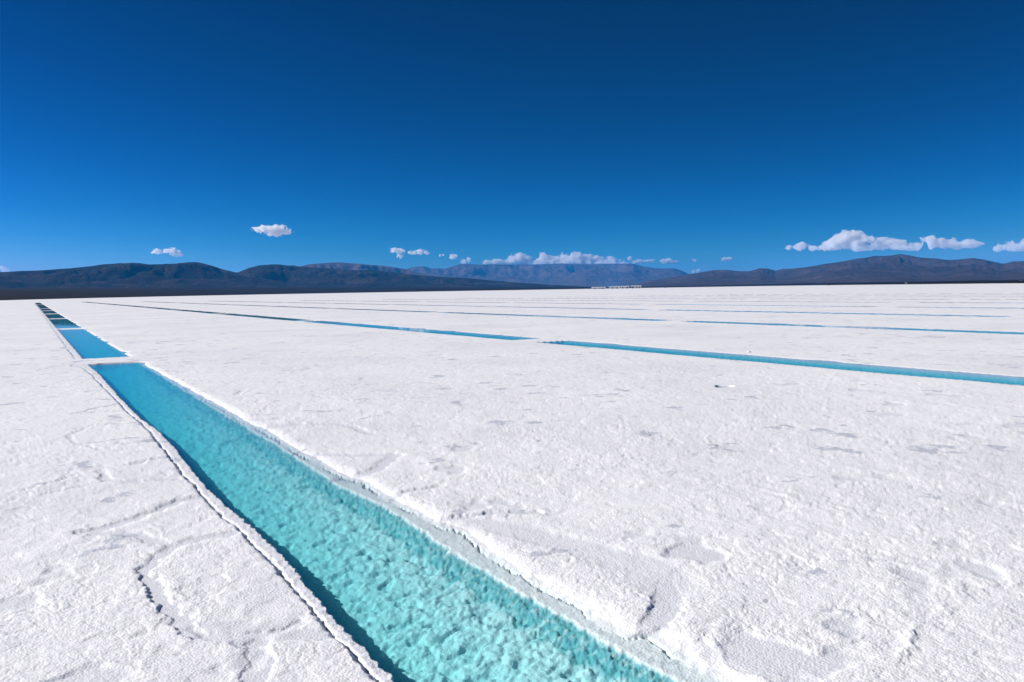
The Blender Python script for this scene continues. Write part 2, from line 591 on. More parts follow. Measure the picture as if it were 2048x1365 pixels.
def salt_height(x, y):
    """height of the salt surface and how damp / smooth it is"""
    r = np.hypot(x, y)
    s, t = to_st(x, y)
    dr = 0.8 * r * r / 1400.0
    z = np.zeros_like(x)

    def fade(wl):
        return np.clip(1.6 * wl / np.maximum(dr, 1e-4) - 0.15, 0, 1)
    near = r < 700
    smear = np.zeros_like(x)
    clear = np.zeros_like(x)
    # ---- open crust
    idx = np.nonzero(near)[0]
    X, Y = x[idx], y[idx]
    big = fbm(X / 2.3, Y / 2.3, 4, 11) * 0.011
    z[idx] += big * np.clip(9.0 / r[idx], 0.05, 1)
    # patches where the crust is smooth and damp
    pn = fbm(X / 0.85 + 3.1, Y / 0.85, 4, 29) + 0.25 * fbm(X / 9.0, Y / 9.0, 2, 5)
    patch = sstep(0.36, 0.50, pn) * fade(1.2)[idx]
    smear[idx] = 0.75 * patch
    z[idx] -= 0.010 * patch * np.clip(14.0 / r[idx], 0.1, 1)
    mid = np.nonzero(r < 60)[0]
    X, Y = x[mid], y[mid]
    wx = X + 0.05 * vnoise(X * 6, Y * 6, 77)
    wy = Y + 0.05 * vnoise(X * 6 + 40, Y * 6, 78)
    sh = np.zeros(len(mid))
    # irregular plates: faint thin seams and raised lips
    f1, f2 = worley(wx / 1.9 + 0.3 * vnoise(X / 1.1, Y / 1.1, 3), wy / 1.9 + 0.3 * vnoise(X / 1.1, Y / 1.1, 4), 51, True)
    e = (f2 - f1) * 1.9
    brk = sstep(-0.1, 0.35, vnoise(X / 2.6, Y / 2.6, 91))
    lip = np.exp(-(e / 0.05) ** 2) * brk
    z[mid] += 0.005 * lip * fade(0.3)[mid] * np.clip(9.0 / r[mid], 0, 1)
    sh += 0.0028 * vnoise(X / 0.30, Y / 0.30, 13) * fade(0.30)[mid]
    sh += 0.0020 * vnoise(X / 0.11, Y / 0.11, 14) * fade(0.16)[mid]
    # broken flakes: thin terraces with ragged scarps
    nt = fbm(wx / 0.9 + 7, wy / 0.9, 4, 41, 0.55)
    far_k = np.clip(10.0 / r[mid], 0.15, 1)
    for lev, amp in ((-0.22, 0.0020), (-0.02, 0.0022), (0.16, 0.0026), (0.30, 0.0020)):
        sh += amp * (sstep(lev, lev + 0.030, nt) - 0.5) * far_k
    nt2 = fbm(wx / 0.33 + 3, wy / 0.33, 3, 45, 0.55)
    sh += 0.0022 * sstep(0.12, 0.19, nt2) * fade(0.2)[mid]
    sh -= 0.0050 * sstep(0.28, 0.36, -nt2) * fade(0.2)[mid]
    rough = np.clip(0.60 + 0.45 * vnoise(X / 0.6, Y / 0.6, 15) + 0.45 * vnoise(X / 2.1, Y / 2.1, 18), 0.12, 1.3)
    nr = np.nonzero(r[mid] < 26)[0]
    xx, yy = wx[nr], wy[nr]
    w1 = worley(xx / 0.042, yy / 0.042, 61)
    w2 = worley(xx / 0.019, yy / 0.019, 62)
    lump = 0.0066 * (0.55 - w1 * w1) * np.clip(fade(0.10)[mid][nr], 0.12, 1) + 0.0045 * (0.5 - w2 * w2) * np.clip(fade(0.07)[mid][nr], 0.12, 1)
    sh[nr] += lump * rough[nr]
    # seams read off the photograph
    sm = smear[mid]
    S, T = s[mid], t[mid]
    dep = np.zeros(len(mid))
    wob = 0.035 * vnoise(X / 0.16, Y / 0.16, 33) + 0.02 * vnoise(X / 0.05, Y / 0.05, 34)
    for w, d, poly in SEAMS_ST:
        sel = np.nonzero((S > poly[:, 0].min() - 0.5) & (S < poly[:, 0].max() + 0.5) & (T > poly[:, 1].min() - 0.5) & (T < poly[:, 1].max() + 0.5))[0]
        if len(sel) == 0:
            continue
        dd = seg_dist(S[sel], T[sel], poly) + wob[sel]
        k = 1 - sstep(w * 0.95, w * (1.5 if w < 0.08 else 2.0), dd)
        sm[sel] = np.maximum(sm[sel], k * (0.9 if w < 0.08 else 0.6))
        dep[sel] = np.maximum(dep[sel], k * d * 0.55)
        z[mid[sel]] += 0.0025 * np.exp(-((dd - 2.6 * w) / (1.1 * w)) ** 2)
    for w, d, poly in RIDGES_ST:
        sel = np.nonzero((S > poly[:, 0].min() - 0.5) & (S < poly[:, 0].max() + 0.5) & (T > poly[:, 1].min() - 0.5) & (T < poly[:, 1].max() + 0.5))[0]
        if len(sel) == 0:
            continue
        dd = seg_dist(S[sel], T[sel], poly) + 1.3 * wob[sel]
        sh[sel] += 0.55 * d * np.exp(-(dd / (0.6 * w)) ** 2) * np.clip(0.4 + 1.3 * vnoise(S[sel] / 0.2, T[sel] / 0.2, 35), 0, 1.2)
    smear[mid] = sm
    z[mid] += sh * (1 - 0.85 * sm) - dep
    # ---- channels
    for k, (tc, hw, pools) in enumerate(ROWS):
        sel = np.nonzero((np.abs(t - tc) < 1.9) & (r < 420))[0]
        S, T, X, Y = s[sel], t[sel], x[sel], y[sel]
        seed = 200 + 20 * k
        if k == 0:
            blend = sstep(20.0, 23.3, S)
            cl = table(T_CRUST_L, S) * (1 - blend) + (0.98 - 0.0005 * S) * blend
            ll = table(T_LEDGE_L, S) * (1 - blend) + 1.20 * blend
            lr = table(T_LEDGE_R, S)
            cr = table(T_CRUST_R, S) * (1 - blend) + 2.46 * blend
            cr = cr + 0.5 * blend * np.clip(vnoise(S / 1.7, S * 0 + 4.0, 71) - 0.1, 0, 1)
            cl = cl - 0.4 * blend * np.clip(vnoise(S / 1.4, S * 0 + 6.0, 72) - 0.1, 0, 1)
        else:
            wv = 0.06 * vnoise(S / 4.0, S * 0 + k, seed)
            cl = tc - hw + wv - 0.40 * np.clip(vnoise(S / 1.3, S * 0 + 5.0, seed + 1) - 0.15, 0, 1)
            ll = tc - hw + 0.10 + wv
            lr = tc + hw - 0.12 + wv
            cr = tc + hw + 0.05 * vnoise(S / 3.0, S * 0 + 7.0, seed + 2) + 0.50 * np.clip(vnoise(S / 1.6, S * 0 + 9.0, seed + 3) - 0.2, 0, 1)
        zw = ZWS[k]
        fd = np.clip(fade(0.25)[sel], 0.05, 1)
        rag = 0.020 * vnoise(X / 0.06, Y / 0.06, seed + 4) + 0.018 * vnoise(X / 0.13, Y / 0.13, seed + 5) + 0.03 * vnoise(X / 0.7, Y / 0.7, seed + 6)
        teeth = 0.014 * (0.6 - worley(S / 0.07, T / 0.07, seed + 7))
        rag = rag * fd
        teeth = teeth * fd
        cl = cl + 0.65 * rag
        cr = cr + rag * 0.8
        ll = ll + 0.35 * rag + 2.1 * teeth
        lr = lr - 0.6 * rag - 0.9 * teeth - 0.016 * vnoise(X / 0.04, Y / 0.04, seed + 16) * fd
        dS = np.full(S.shape, -9.0)
        for s0, s1 in pools:
            dS = np.maximum(dS, np.minimum(S - s0, s1 - S) + 0.03 * vnoise(S / 0.4, T / 0.4, seed + 8))
        E = np.minimum(np.minimum(T - cl, cr - T), dS)          # inside the crust edge
        dl, drr = T - ll, lr - T
        D = np.minimum(np.minimum(dl, drr), dS - 0.03)          # inside the open water
        base = z[sel]
        if k:
            gap = np.maximum(np.abs(T - tc) - hw, 0.0)
            base = base * np.clip(0.12 + gap / 1.2, 0.12, 1)
            smear[sel] *= np.clip(gap / 0.8, 0, 1)
        # ledge
        grain = 0.008 * vnoise(X / 0.05, Y / 0.05, seed + 9) + 0.006 * (0.5 - worley(X / 0.035, Y / 0.035, seed + 10))
        left = sstep(0.0, 0.4, tc - T)
        zl = zw + left * (0.008 + 0.55 * grain * fd) + (1 - left) * (0.003 - 0.020 * sstep(0.0, 0.16, cr - T) + 0.35 * grain * fd + 0.006 * vnoise(X / 0.5, Y / 0.5, seed + 11) * fd)
        if k:
            zl = np.minimum(zl, -0.004)
        # water-filled groove between crust and left ledge, hair cracks in the right ledge
        gw = 0.015 + 0.005 * vnoise(S / 0.35, T * 0 + 3, seed + 12)
        gro = (1 - sstep(0.4, 1.0, np.abs(T - cl - 0.030) / np.maximum(gw, 0.006))) * left * (k == 0)
        zl = zl - 0.018 * gro
        hc = np.abs(cr - T - 0.125 - 0.02 * vnoise(S / 0.5, T * 0, seed + 13) + 0.3 * rag)
        zl = zl - 0.03 * (1 - sstep(0.003, 0.010, hc)) * (1 - left) * sstep(-0.2, 0.1, vnoise(S / 0.6, T * 0 + 8, seed + 14)) * (k == 0)
        lip_w = (0.026 * left + 0.12 * (1 - left)) if k == 0 else 0.05
        kE = sstep(-0.006 - 0.05 * (1 - left), lip_w, E) if k == 0 else sstep(-0.006, lip_w, E)
        zz = base * (1 - kE) + zl * kE
        # floor
        wfrac = np.clip(dl / np.maximum(lr - ll, 0.2), 0, 1)
        depth = 0.20 - 0.12 * wfrac ** 0.7
        wsx, wsy = X + 0.03 * vnoise(X / 0.1, Y / 0.1, seed + 15), Y + 0.03 * vnoise(X / 0.1, Y / 0.1, seed + 16)
        fl = 0.011 * vnoise(wsx / 0.13, wsy / 0.13, seed + 17) + 0.016 * (0.5 - worley(wsx / 0.058, wsy / 0.058, seed + 18)) + 0.004 * vnoise(X / 0.03, Y / 0.03, seed + 19)
        fl -= 0.016 * sstep(0.15, 0.5, vnoise(S / 0.09, T / 0.15, seed + 3))
        # a rough trench of loose crystals along the right wall
        tren = sstep(0.0, 0.03, drr) * (1 - sstep(0.10, 0.20, drr + 0.05 * vnoise(S / 0.25, T * 0 + 2, seed + 2)))
        crys = sstep(0.0, 0.03, drr) * (1 - sstep(0.13, 0.22, drr)) * (0.017 * (0.35 - worley(X / 0.034, Y / 0.034, seed + 1)) + 0.006 * vnoise(X / 0.02, Y / 0.02, seed + 6)) * (k == 0)
        zf = zw - depth + fl * fd - tren * 0.006
        kl = sstep(0.0, 0.03, np.minimum(dl, dS - 0.03))
        wid = np.maximum(0.10 if k == 0 else 0.035, np.minimum(0.6 * dr[sel], 0.3))
        kr = 0.22 * sstep(0.0, 0.02, drr) + 0.78 * sstep(0.0, 0.19, drr) if k == 0 else sstep(0.0, np.maximum(wid, 0.30), drr)
        clear[sel] = np.where(D > 0, np.clip(sstep(0.004, 0.02, drr) * (1 - sstep(0.11, 0.22, drr + 0.06 * vnoise(X / 0.12, Y / 0.12, seed + 9))), 0, 1) * np.clip(0.95 + 0.6 * vnoise(X / 0.045, Y / 0.045, seed + 8), 0.5, 1), 0) * (k == 0)  # mask for the wall's painted shade: a patchy teal band below the right ledge
        kw = np.minimum(kl, kr)
        zfl = zl * (1 - kw) + zf * kw + crys * fd
        # shoals of fallen salt
        if k == 2:
            zfl = zfl + kw * (0.14 * np.exp(-((S - 20.6) / 1.1) ** 2) + 0.10 * np.exp(-((S - 25.6) / 0.4) ** 2))
        if k == 1:
            zfl = zfl + kw * 0.10 * np.exp(-((S - 34.4) / 0.5) ** 2)
        zfl = np.where(kw > 0.1, np.minimum(zfl, zw - 0.006), zfl)
        zz = np.where(D > 0, zfl, zz)
        z[sel] = np.where(E > -0.06, zz, base)
        wetk = np.clip(kE, 0, 1) * np.where(D > 0, 0.0, 0.7 * left)
        smear[sel] = np.maximum(smear[sel] * (1 - kE), wetk)
    # ---- open hole
    dh = np.hypot((x - HOLE[0]) / 1.0, (y - HOLE[1]) / 1.0)
    sel = np.nonzero(dh < 0.6)[0]
    smear[sel] *= 0.3
    z[sel] *= sstep(0.32, 0.58, dh[sel])
    kh = 1 - sstep(0.10, 0.15, dh[sel] + 0.05 * vnoise(x[sel] / 0.2, y[sel] / 0.2, 8))
    z[sel] = np.minimum(z[sel], 0.0) * (1 - kh) - 0.7 * kh
    return z, np.clip(smear, 0, 1), np.clip(clear, 0, 1)


def build_salt():
    f = 800.0
    az_in = np.arange(R(-36), R(36), 1.0 / f)
    az_l = np.arange(R(-62), R(-36), 1.0 / f * 3.0)
    az_r = np.arange(R(36) + 1.5 / f, R(62), 1.0 / f * 3.0)
    az_b = np.arange(R(64), R(298), R(3.0))
    az = np.concatenate([az_l, az_in, az_r, az_b])
    v1 = np.concatenate([np.arange(1400 / 2.5, 110, -0.88), np.arange(110, 60, -0.40)])
    v2 = np.concatenate([np.arange(60, 22, -0.27), np.arange(22, 5, -0.13), np.arange(5, 2.6, -0.3)])
    rr = np.concatenate([np.linspace(0.25, 2.42, 26), 1400 / v1, 1400 / v2, np.array([600, 720, 900, 1200, 1700, 2500, 4000, 8000, 16000, 38000.0])])
    A, RR = np.meshgrid(az, rr)
    x, y = RR * np.sin(A), RR * np.cos(A)
    nrow, ncol = A.shape
    x, y = x.ravel(), y.ravel()
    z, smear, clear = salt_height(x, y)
    v = np.stack([x, y, z], 1)
    i = np.arange(nrow - 1)[:, None] * ncol
    j = np.arange(ncol)[None, :]
    j2 = (j + 1) % ncol
    fa = np.stack([(i + j), (i + j2), (i + ncol + j2), (i + ncol + j)], -1).reshape(-1, 4)[:, ::-1]
    # cap under the tripod point
    v = np.concatenate([v, [[0, 0, float(z[:ncol].mean())]]])
    smear = np.append(smear, 0)
    clear = np.append(clear, 0)
    c = len(v) - 1
    cap = np.stack([np.full(ncol, c), np.arange(ncol), (np.arange(ncol) + 1) % ncol, np.full(ncol, c)], 1)
    fl = fa
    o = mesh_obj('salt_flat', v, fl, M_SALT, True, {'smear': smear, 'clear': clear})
    tag(o, kind='structure')


build_salt()


def build_water():
    for k, (tc, hw, pools) in enumerate(ROWS):
        for s0, s1 in pools:
            pad = 0.05
            a0, a1 = (0.62, 2.95) if k == 0 else (tc - hw - 0.42, tc + hw + 0.52)
            v, f = box_vf(-(s1 - s0) / 2 - pad, (s1 - s0) / 2 + pad, -(a1 - a0) / 2, (a1 - a0) / 2, -0.42, 0.0)
            cx, cyy = to_xy((s0 + s1) / 2, (a0 + a1) / 2)
            o = mesh_obj('pool_water', v, f, M_WATER, False, loc=(cx, cyy, ZWS[k]))
            o.rotation_euler = (0, 0, math.atan2(UY, UX))
            tag(o, kind='structure')
    v, f = box_vf(-0.3, 0.3, -0.3, 0.3, -0.75, 0.0)
    o = mesh_obj('pool_water', v, f, M_WATER, False, loc=(HOLE[0], HOLE[1], -0.012))
    tag(o, kind='structure')


build_water()

# ------------------------------------------------------------------ plain and hills
def terrain(name, crest, dist, foot, back, mat, seed, foot_y=None, ncol=330, nrow=56, rough=0.8, wl=0.02):
    """a range whose skyline was read off the photograph; real heights at its real distance"""
    c = np.array(crest, float)
    az, te = ray(c[:, 0], c[:, 1])
    A = np.linspace(az.min(), az.max(), ncol)
    H = np.interp(A, az, te)
    H = H + 0.00035 * fbm(A * 90, A * 0 + seed, 4, seed)
    q = np.concatenate([np.linspace(0, 1, nrow), np.linspace(1, 2, 14)[1:]])
    AA, Q = np.meshgrid(A, q)
    wob = 1 + 0.07 * vnoise(AA * 14, AA * 0 + seed, seed + 3)
    RR = np.where(Q <= 1, foot + (dist - foot) * Q, dist + (back - dist) * (Q - 1)) * wob
    hc = np.interp(AA, A, H) * dist * wob + CAM_H
    # profile: gentle apron, steep upper slopes
    prof = np.where(Q <= 1, 0.22 * Q + 0.78 * sstep(0.05, 1.0, Q) ** 1.25, 1 - sstep(0, 1, Q - 1))
    X, Y = RR * np.sin(AA), RR * np.cos(AA)
    L = dist * wl
    n = 1 - np.abs(fbm(X / (L * 4) + seed, Y / (L * 9), 5, seed + 5, 0.55)) * 2.2
    n2 = fbm(X / (L * 12), Y / (L * 20), 3, seed + 9)
    env = np.clip(4 * prof * (1 - prof), 0, 1) ** 0.8
    z = hc * prof * (1 + env * (rough * (n - 0.6) + 0.30 * n2))
    cap = hc * (RR / (dist * wob)) * 0.985                      # never above the skyline that was read
    z = np.where(Q < 0.97, np.minimum(z, np.maximum(cap, 0)), z)
    z = np.where(Q <= 0, -3.0, z)
    nr, nc = AA.shape
    v = np.stack([X.ravel(), Y.ravel(), z.ravel()], 1)
    i = np.arange(nr - 1)[:, None] * nc
    j = np.arange(nc - 1)[None, :]
    f = np.stack([i + j, i + j + 1, i + nc + j + 1, i + nc + j], -1).reshape(-1, 4)[:, ::-1]
    o = mesh_obj(name, v, f, mat, True)
    tag(o, kind='structure')
    return o


def build_plain():
    px = np.array([-400, 0, 256, 512, 768, 1024, 1180, 1300, 1536, 1800, 2048, 2400.0])
    shore_dy = np.array([5.0, 4.0, 2.4, 1.5, 1.2, 1.2, 1.2, 1.2, 1.3, 2.5, 3.8, 4.0])
    rise_y = np.array([577, 577, 576, 575.5, 575, 575, 575.5, 575.5, 569, 564, 560, 553.0])
    az, _ = ray(px, np.full(px.shape, 575.0))
    _, te = ray(px, rise_y)
    A = np.linspace(az.min(), az.max(), 700)
    r0 = np.interp(A, az, F_PX * CAM_H / shore_dy)
    r0 = r0 * (1 + 0.05 * fbm(A * 30, A * 0, 4, 3))
    te = np.interp(A, az, te)
    te = np.maximum(te, 0.0006)
    r1 = 5200.0
    q = np.concatenate([[0, 0.004], np.linspace(0.01, 1, 60) ** 1.4])
    AA, Q = np.meshgrid(A, q)
    RR = r0[None, :] + (r1 - r0[None, :]) * Q
    X, Y = RR * np.sin(AA), RR * np.cos(AA)
    z = (te[None, :] * r1 + CAM_H) * Q ** 1.05
    z += np.where(Q > 0, 0.35 + 0.5 * fbm(X / 25, Y / 25, 4, 8) * np.clip(Q * 40, 0, 1) + 3.0 * fbm(X / 400, Y / 400, 4, 9) * np.clip(Q * 4, 0, 1), -0.5)
    nr, nc = AA.shape
    v = np.stack([X.ravel(), Y.ravel(), z.ravel()], 1)
    i = np.arange(nr - 1)[:, None] * nc
    j = np.arange(nc - 1)[None, :]
    f = np.stack([i + j, i + j + 1, i + nc + j + 1, i + nc + j], -1).reshape(-1, 4)[:, ::-1]
    o = mesh_obj('dry_plain', v, f, M_PLAIN, True)
    tag(o, kind='structure')


build_plain()
HILL_A = [(-420, 556), (-150, 550), (0, 545), (60, 542.5), (120, 539), (180, 533), (215, 529), (240, 527), (270, 526.5), (300, 530), (350, 528.5), (375, 526), (395, 524.5), (420, 531), (445, 539), (475, 547), (520, 556), (600, 566), (700, 574)]
HILL_B = [(380, 574), (420, 560), (455, 551), (478, 545), (500, 536), (520, 531), (545, 529), (560, 529.5), (600, 534), (650, 536.5), (690, 541), (740, 540.5), (800, 547), (860, 553), (940, 557), (1010, 564), (1100, 570), (1200, 575)]
HILL_C = [(500, 560), (560, 544), (602, 533), (620, 529), (647, 526.5), (687, 526), (718, 528), (738, 530), (763, 531.5), (788, 535), (808, 539), (830, 545), (870, 553), (930, 562), (1000, 570)]
HILL_D = [(700, 570), (760, 552), (790, 545), (808, 540), (828, 535), (848, 533), (863, 538), (878, 537), (888, 539), (903, 534), (918, 529.5), (928, 528.5), (948, 530), (985, 529), (1024, 530), (1074, 530), (1124, 528), (1164, 529.5), (1214, 528), (1250, 528), (1265, 528), (1287, 534), (1307, 537), (1325, 538), (1347, 537), (1360, 540), (1375, 547), (1420, 556), (1500, 566)]
HILL_E = [(1240, 574), (1280, 568), (1300, 561.5), (1335, 556.5), (1375, 550), (1395, 546.5), (1425, 541), (1450, 540), (1475, 543), (1500, 543), (1520, 537), (1536, 537.5), (1551, 542), (1566, 538), (1586, 538), (1619, 534), (1649, 528.5), (1686, 523), (1716, 518), (1749, 513), (1771, 513), (1799, 509), (1817, 511), (1837, 515), (1874, 518), (1899, 521), (1924, 519), (1944, 516.5), (1967, 520), (2007, 528), (2027, 523), (2048, 523), (2120, 530), (2250, 538), (2450, 545)]
terrain('hills', HILL_A, 8200, 4600, 11000, M_HILL_A, 3)
terrain('hills', HILL_B, 9300, 4700, 12500, M_HILL_A, 8)
terrain('mountain_range', HILL_C, 15500, 9000, 19000, M_HILL_C, 13)
terrain('mountain_range', HILL_D, 26000, 14000, 31000, M_HILL_C, 21)
terrain('mountain_range', HILL_E, 14500, 4900, 19000, M_HILL_E, 34, ncol=480)

# ------------------------------------------------------------------ air
def build_haze():
    mt, ns, ls = new_mat('thin_air')
    out = node(ns, 'ShaderNodeOutputMaterial')
    pv = node(ns, 'ShaderNodeVolumePrincipled')
    pv.inputs['Color'].default_value = (0.025, 0.38, 1.0, 1)
    pv.inputs['Density'].default_value = 3.2e-5
    pv.inputs['Anisotropy'].default_value = 0.0
    ls.new(pv.outputs[0], out.inputs['Volume'])
    v, f = box_vf(-41000, 41000, -41000, 41000, -5, 1010)
    o = mesh_obj('haze', v, f, mt, False)
    tag(o, kind='stuff')


build_haze()

# ------------------------------------------------------------------ clouds
def cloud_material(name, density):
    mt, ns, ls = new_mat(name)
    out = node(ns, 'ShaderNodeOutputMaterial')
    pv = node(ns, 'ShaderNodeVolumePrincipled')
    pv.inputs['Color'].default_value = (0.995, 0.995, 0.995, 1)
    pv.inputs['Density'].default_value = density
    pv.inputs['Anisotropy'].default_value = 0.2
    ls.new(pv.outputs[0], out.inputs['Volume'])
    return mt


def surface_net(F, iso=0.0):
    """naive surface nets: verts in grid units and quads"""
    S = F > iso
    nx, ny, nz = F.shape
    cnt = np.zeros((nx - 1, ny - 1, nz - 1), int)
    for a in (0, 1):
        for b in (0, 1):
            for c in (0, 1):
                cnt += S[a:nx - 1 + a, b:ny - 1 + b, c:nz - 1 + c]
    act = (cnt > 0) & (cnt < 8)
    ids = -np.ones(act.shape, int)
    cells = np.argwhere(act)
    ids[act] = np.arange(len(cells))
    acc = np.zeros((len(cells), 3))
    num = np.zeros(len(cells))
    i, j, k = cells.T
    cor = [(a, b, c) for a in (0, 1) for b in (0, 1) for c in (0, 1)]
    for p in cor:
        for ax in range(3):
            if p[ax] == 1:
                continue
            q = list(p)
            q[ax] = 1
            f0 = F[i + p[0], j + p[1], k + p[2]]
            f1 = F[i + q[0], j + q[1], k + q[2]]
            cr = (f0 > iso) != (f1 > iso)
            tt = np.where(cr, (iso - f0) / np.where(np.abs(f1 - f0) < 1e-12, 1e-12, f1 - f0), 0)
            pos = np.array(p, float)[None, :].repeat(len(cells), 0)
            pos[:, ax] += tt
            acc[cr] += pos[cr]
            num[cr] += 1
    v = cells + acc / np.maximum(num, 1)[:, None]
    quads = []
    for ax in range(3):
        sl0 = [slice(None)] * 3
        sl1 = [slice(None)] * 3
        sl0[ax] = slice(0, -1)
        sl1[ax] = slice(1, None)
        a0, a1 = S[tuple(sl0)], S[tuple(sl1)]
        e = np.argwhere(a0 != a1)
        o1, o2 = [(1, 2), (2, 0), (0, 1)][ax]
        ok = (e[:, o1] > 0) & (e[:, o2] > 0) & (e[:, o1] < F.shape[o1] - 1) & (e[:, o2] < F.shape[o2] - 1)
        e = e[ok]
        up_ = a0[tuple(e.T)]
        q = []
        for d1, d2 in ((-1, -1), (0, -1), (0, 0), (-1, 0)):
            c = e.copy()
            c[:, o1] += d1
            c[:, o2] += d2
            q.append(ids[tuple(c.T)])
        q = np.stack(q, 1)
        q[~up_] = q[~up_][:, ::-1]
        quads.append(q)
    return v, np.concatenate(quads)


def cloud(lobes, dist, label, seed, rough=0.75, flat=None, opt=3.5, yaw=0.35):
    """lobes: (px, py, half width px, half height px). A real body at its distance, as deep as it is wide."""
    L = np.array(lobes, float)
    azc, _ = ray(L[:, 0].mean(), L[:, 1].mean())
    azc = float(azc)
    az, te = ray(L[:, 0], L[:, 1])
    m_px = dist / F_PX
    cx = (az - azc) * dist
    cz = te * dist + CAM_H
    rx = L[:, 2] * m_px
    rz = L[:, 3] * m_px
    rnd = np.random.RandomState(seed)
    cy_ = rnd.uniform(-0.6, 0.6, len(L)) * rz
    ry = np.maximum(rz * 1.3, rx * 0.8)
    pad = 1.7
    x0, x1 = (cx - rx * pad).min(), (cx + rx * pad).max()
    y0, y1 = (cy_ - ry * pad).min(), (cy_ + ry * pad).max()
    z0, z1 = (cz - rz * pad).min(), (cz + rz * pad).max()
    hmin = np.median(rz)
    st = max(hmin / 10.0, ((x1 - x0) * (y1 - y0) * (z1 - z0) / 120000.0) ** (1 / 3))
    gx, gy, gz = (np.arange(a, b + st, st) for a, b in ((x0, x1), (y0, y1), (z0, z1)))
    X, Y, Z = np.meshgrid(gx, gy, gz, indexing='ij')
    Fm = np.full(X.shape, -9.0)
    for k in range(len(L)):
        d = np.sqrt(((X - cx[k]) / rx[k]) ** 2 + ((Y - cy_[k]) / ry[k]) ** 2 + ((Z - cz[k]) / rz[k]) ** 2)
        Fm = np.maximum(Fm, 1 - d) if k == 0 else np.log(np.exp(7 * Fm) + np.exp(7 * (1 - d))) / 7
    w = hmin * 2.0
    nz = 0
    amp = 1.0
    for o_ in range(5):
        n = vnoise3(X / w + seed, Y / w, Z / w - seed, seed + o_)
        nz = nz + amp * (0.62 - 2.2 * np.abs(n))
        w *= 0.5
        amp *= 0.66
    F = Fm - 0.14 + rough * 0.72 * nz
    if flat is not None:
        F = np.minimum(F, (Z - (np.min(cz) - flat * m_px)) / hmin + 0.15 * nz)
    F[0], F[-1] = -1, -1
    F[:, 0], F[:, -1] = -1, -1
    F[:, :, 0], F[:, :, -1] = -1, -1
    v, q = surface_net(F)
    v = v * st + np.array([x0, y0, z0])
    base = np.array([0, 0, v[:, 2].min()])
    v = v - base
    mt = cloud_material('cloud_vapour', opt / (2 * hmin))
    o = mesh_obj('cloud', v, q, mt, True, loc=(dist * math.sin(azc), dist * math.cos(azc), float(base[2])))
    o.rotation_euler = (0, 0, -azc)
    tag(o, label, 'cloud', 'small fair weather clouds')
    return o


def build_clouds():
    cloud([(535, 459, 22, 7), (552, 460, 20, 9), (568, 464, 14, 6), (548, 467, 14, 6), (520, 458, 12, 4)], 30000, 'lone puffy white cloud highest in the sky on the left', 5, 0.7)
    cloud([(318, 503, 9, 4.5), (332, 502, 8, 3.5), (346, 502, 7, 5.5), (354, 508, 10, 6), (308, 505, 6, 2.5)], 30000, 'ragged two part white cloud above the dark left hills', 6, 0.8)
    cloud([(4, 537, 6, 3.5), (12, 541, 6, 3)], 30000, 'tiny pale cloud at the left edge just over the hills', 7, 0.7)
    cloud([(790, 501, 11, 4.5), (802, 503, 9, 4), (799, 512, 6, 5)], 34000, 'small cloud with a hanging wisp left of the long cloud bank', 8, 0.8)
    cloud([(826, 506, 9, 3.5), (840, 504, 9, 5), (851, 506, 8, 3.5)], 34000, 'thin flat cloudlet beside the cloud with hanging wisp', 9, 0.8)
    cloud([(883, 511, 4.5, 4)], 36000, 'faintest round speck of cloud over the middle hills', 10, 0.7, opt=4)
    cloud([(904, 514, 8, 5), (910, 513, 5, 4)], 36000, 'small round cloudlet right of the faintest speck', 11, 0.8)
    cloud([(930, 523, 8, 4.5), (936, 519, 4.5, 5.5)], 38000, 'little upright cloudlet nearest the left end of the long bank', 12, 0.8)
    cloud([(975, 525, 14, 5), (995, 524, 14, 6), (1010, 527, 12, 6), (1022, 518, 15, 11), (1042, 517, 16, 11), (1055, 520, 10, 10), (1076, 525, 12, 8), (1090, 516, 14, 11), (1108, 519, 16, 9),
           (1131, 515, 14, 11), (1152, 516, 17, 11), (1174, 517, 16, 10), (1194, 521, 14, 9), (1220, 521, 10, 8), (1238, 523, 14, 6), (1258, 519, 8, 6), (1120, 527, 70, 7), (1210, 528, 50, 5)],
          43000, 'long lumpy white cloud bank lying on the middle mountain ridge', 13, 0.7)
    cloud([(1278, 523, 11, 4), (1300, 523, 12, 3), (1333, 522, 12, 4.5), (1346, 525, 9, 3)], 43000, 'thin trailing cloud strip off the right end of the bank', 14, 0.85)
    cloud([(1390, 521, 5, 3.5)], 42000, 'faint cloud speck right of the trailing strip', 15, 0.8, opt=4)
    cloud([(1451, 519, 8, 3.5), (1458, 518, 8, 3)], 42000, 'small flat cloudlet above the notch between the ranges', 16, 0.7)
    cloud([(1386, 545, 7, 4), (1396, 543, 7, 4)], 42000, 'cloud tip peeping out behind the notch between two ranges', 17, 0.7)
    cloud([(1575, 495, 9, 7), (1598, 494, 10, 7), (1606, 490, 9, 7), (1628, 497, 12, 5), (1645, 494, 15, 8), (1668, 488, 18, 13), (1690, 480, 22, 16), (1706, 477, 20, 14), (1718, 488, 22, 13),
           (1744, 486, 18, 13), (1760, 480, 15, 11), (1778, 488, 20, 11), (1800, 490, 18, 9), (1832, 492, 18, 9), (1856, 482, 16, 9), (1872, 488, 20, 10), (1895, 488, 18, 9), (1915, 490, 20, 8), (1940, 488, 18, 7), (1955, 488, 10, 5), (1735, 495, 26, 6), (1815, 496, 24, 5)],
          32000, 'largest cumulus cloud with domed tops over the right mountain', 18, 0.6, flat=6)
    cloud([(1997, 497, 8, 6), (2012, 492, 14, 8), (2030, 493, 18, 9), (2055, 490, 18, 10), (2080, 493, 20, 8)], 32000, 'grey based cloud cut by the right edge of the picture', 19, 0.65, flat=8)


build_clouds()

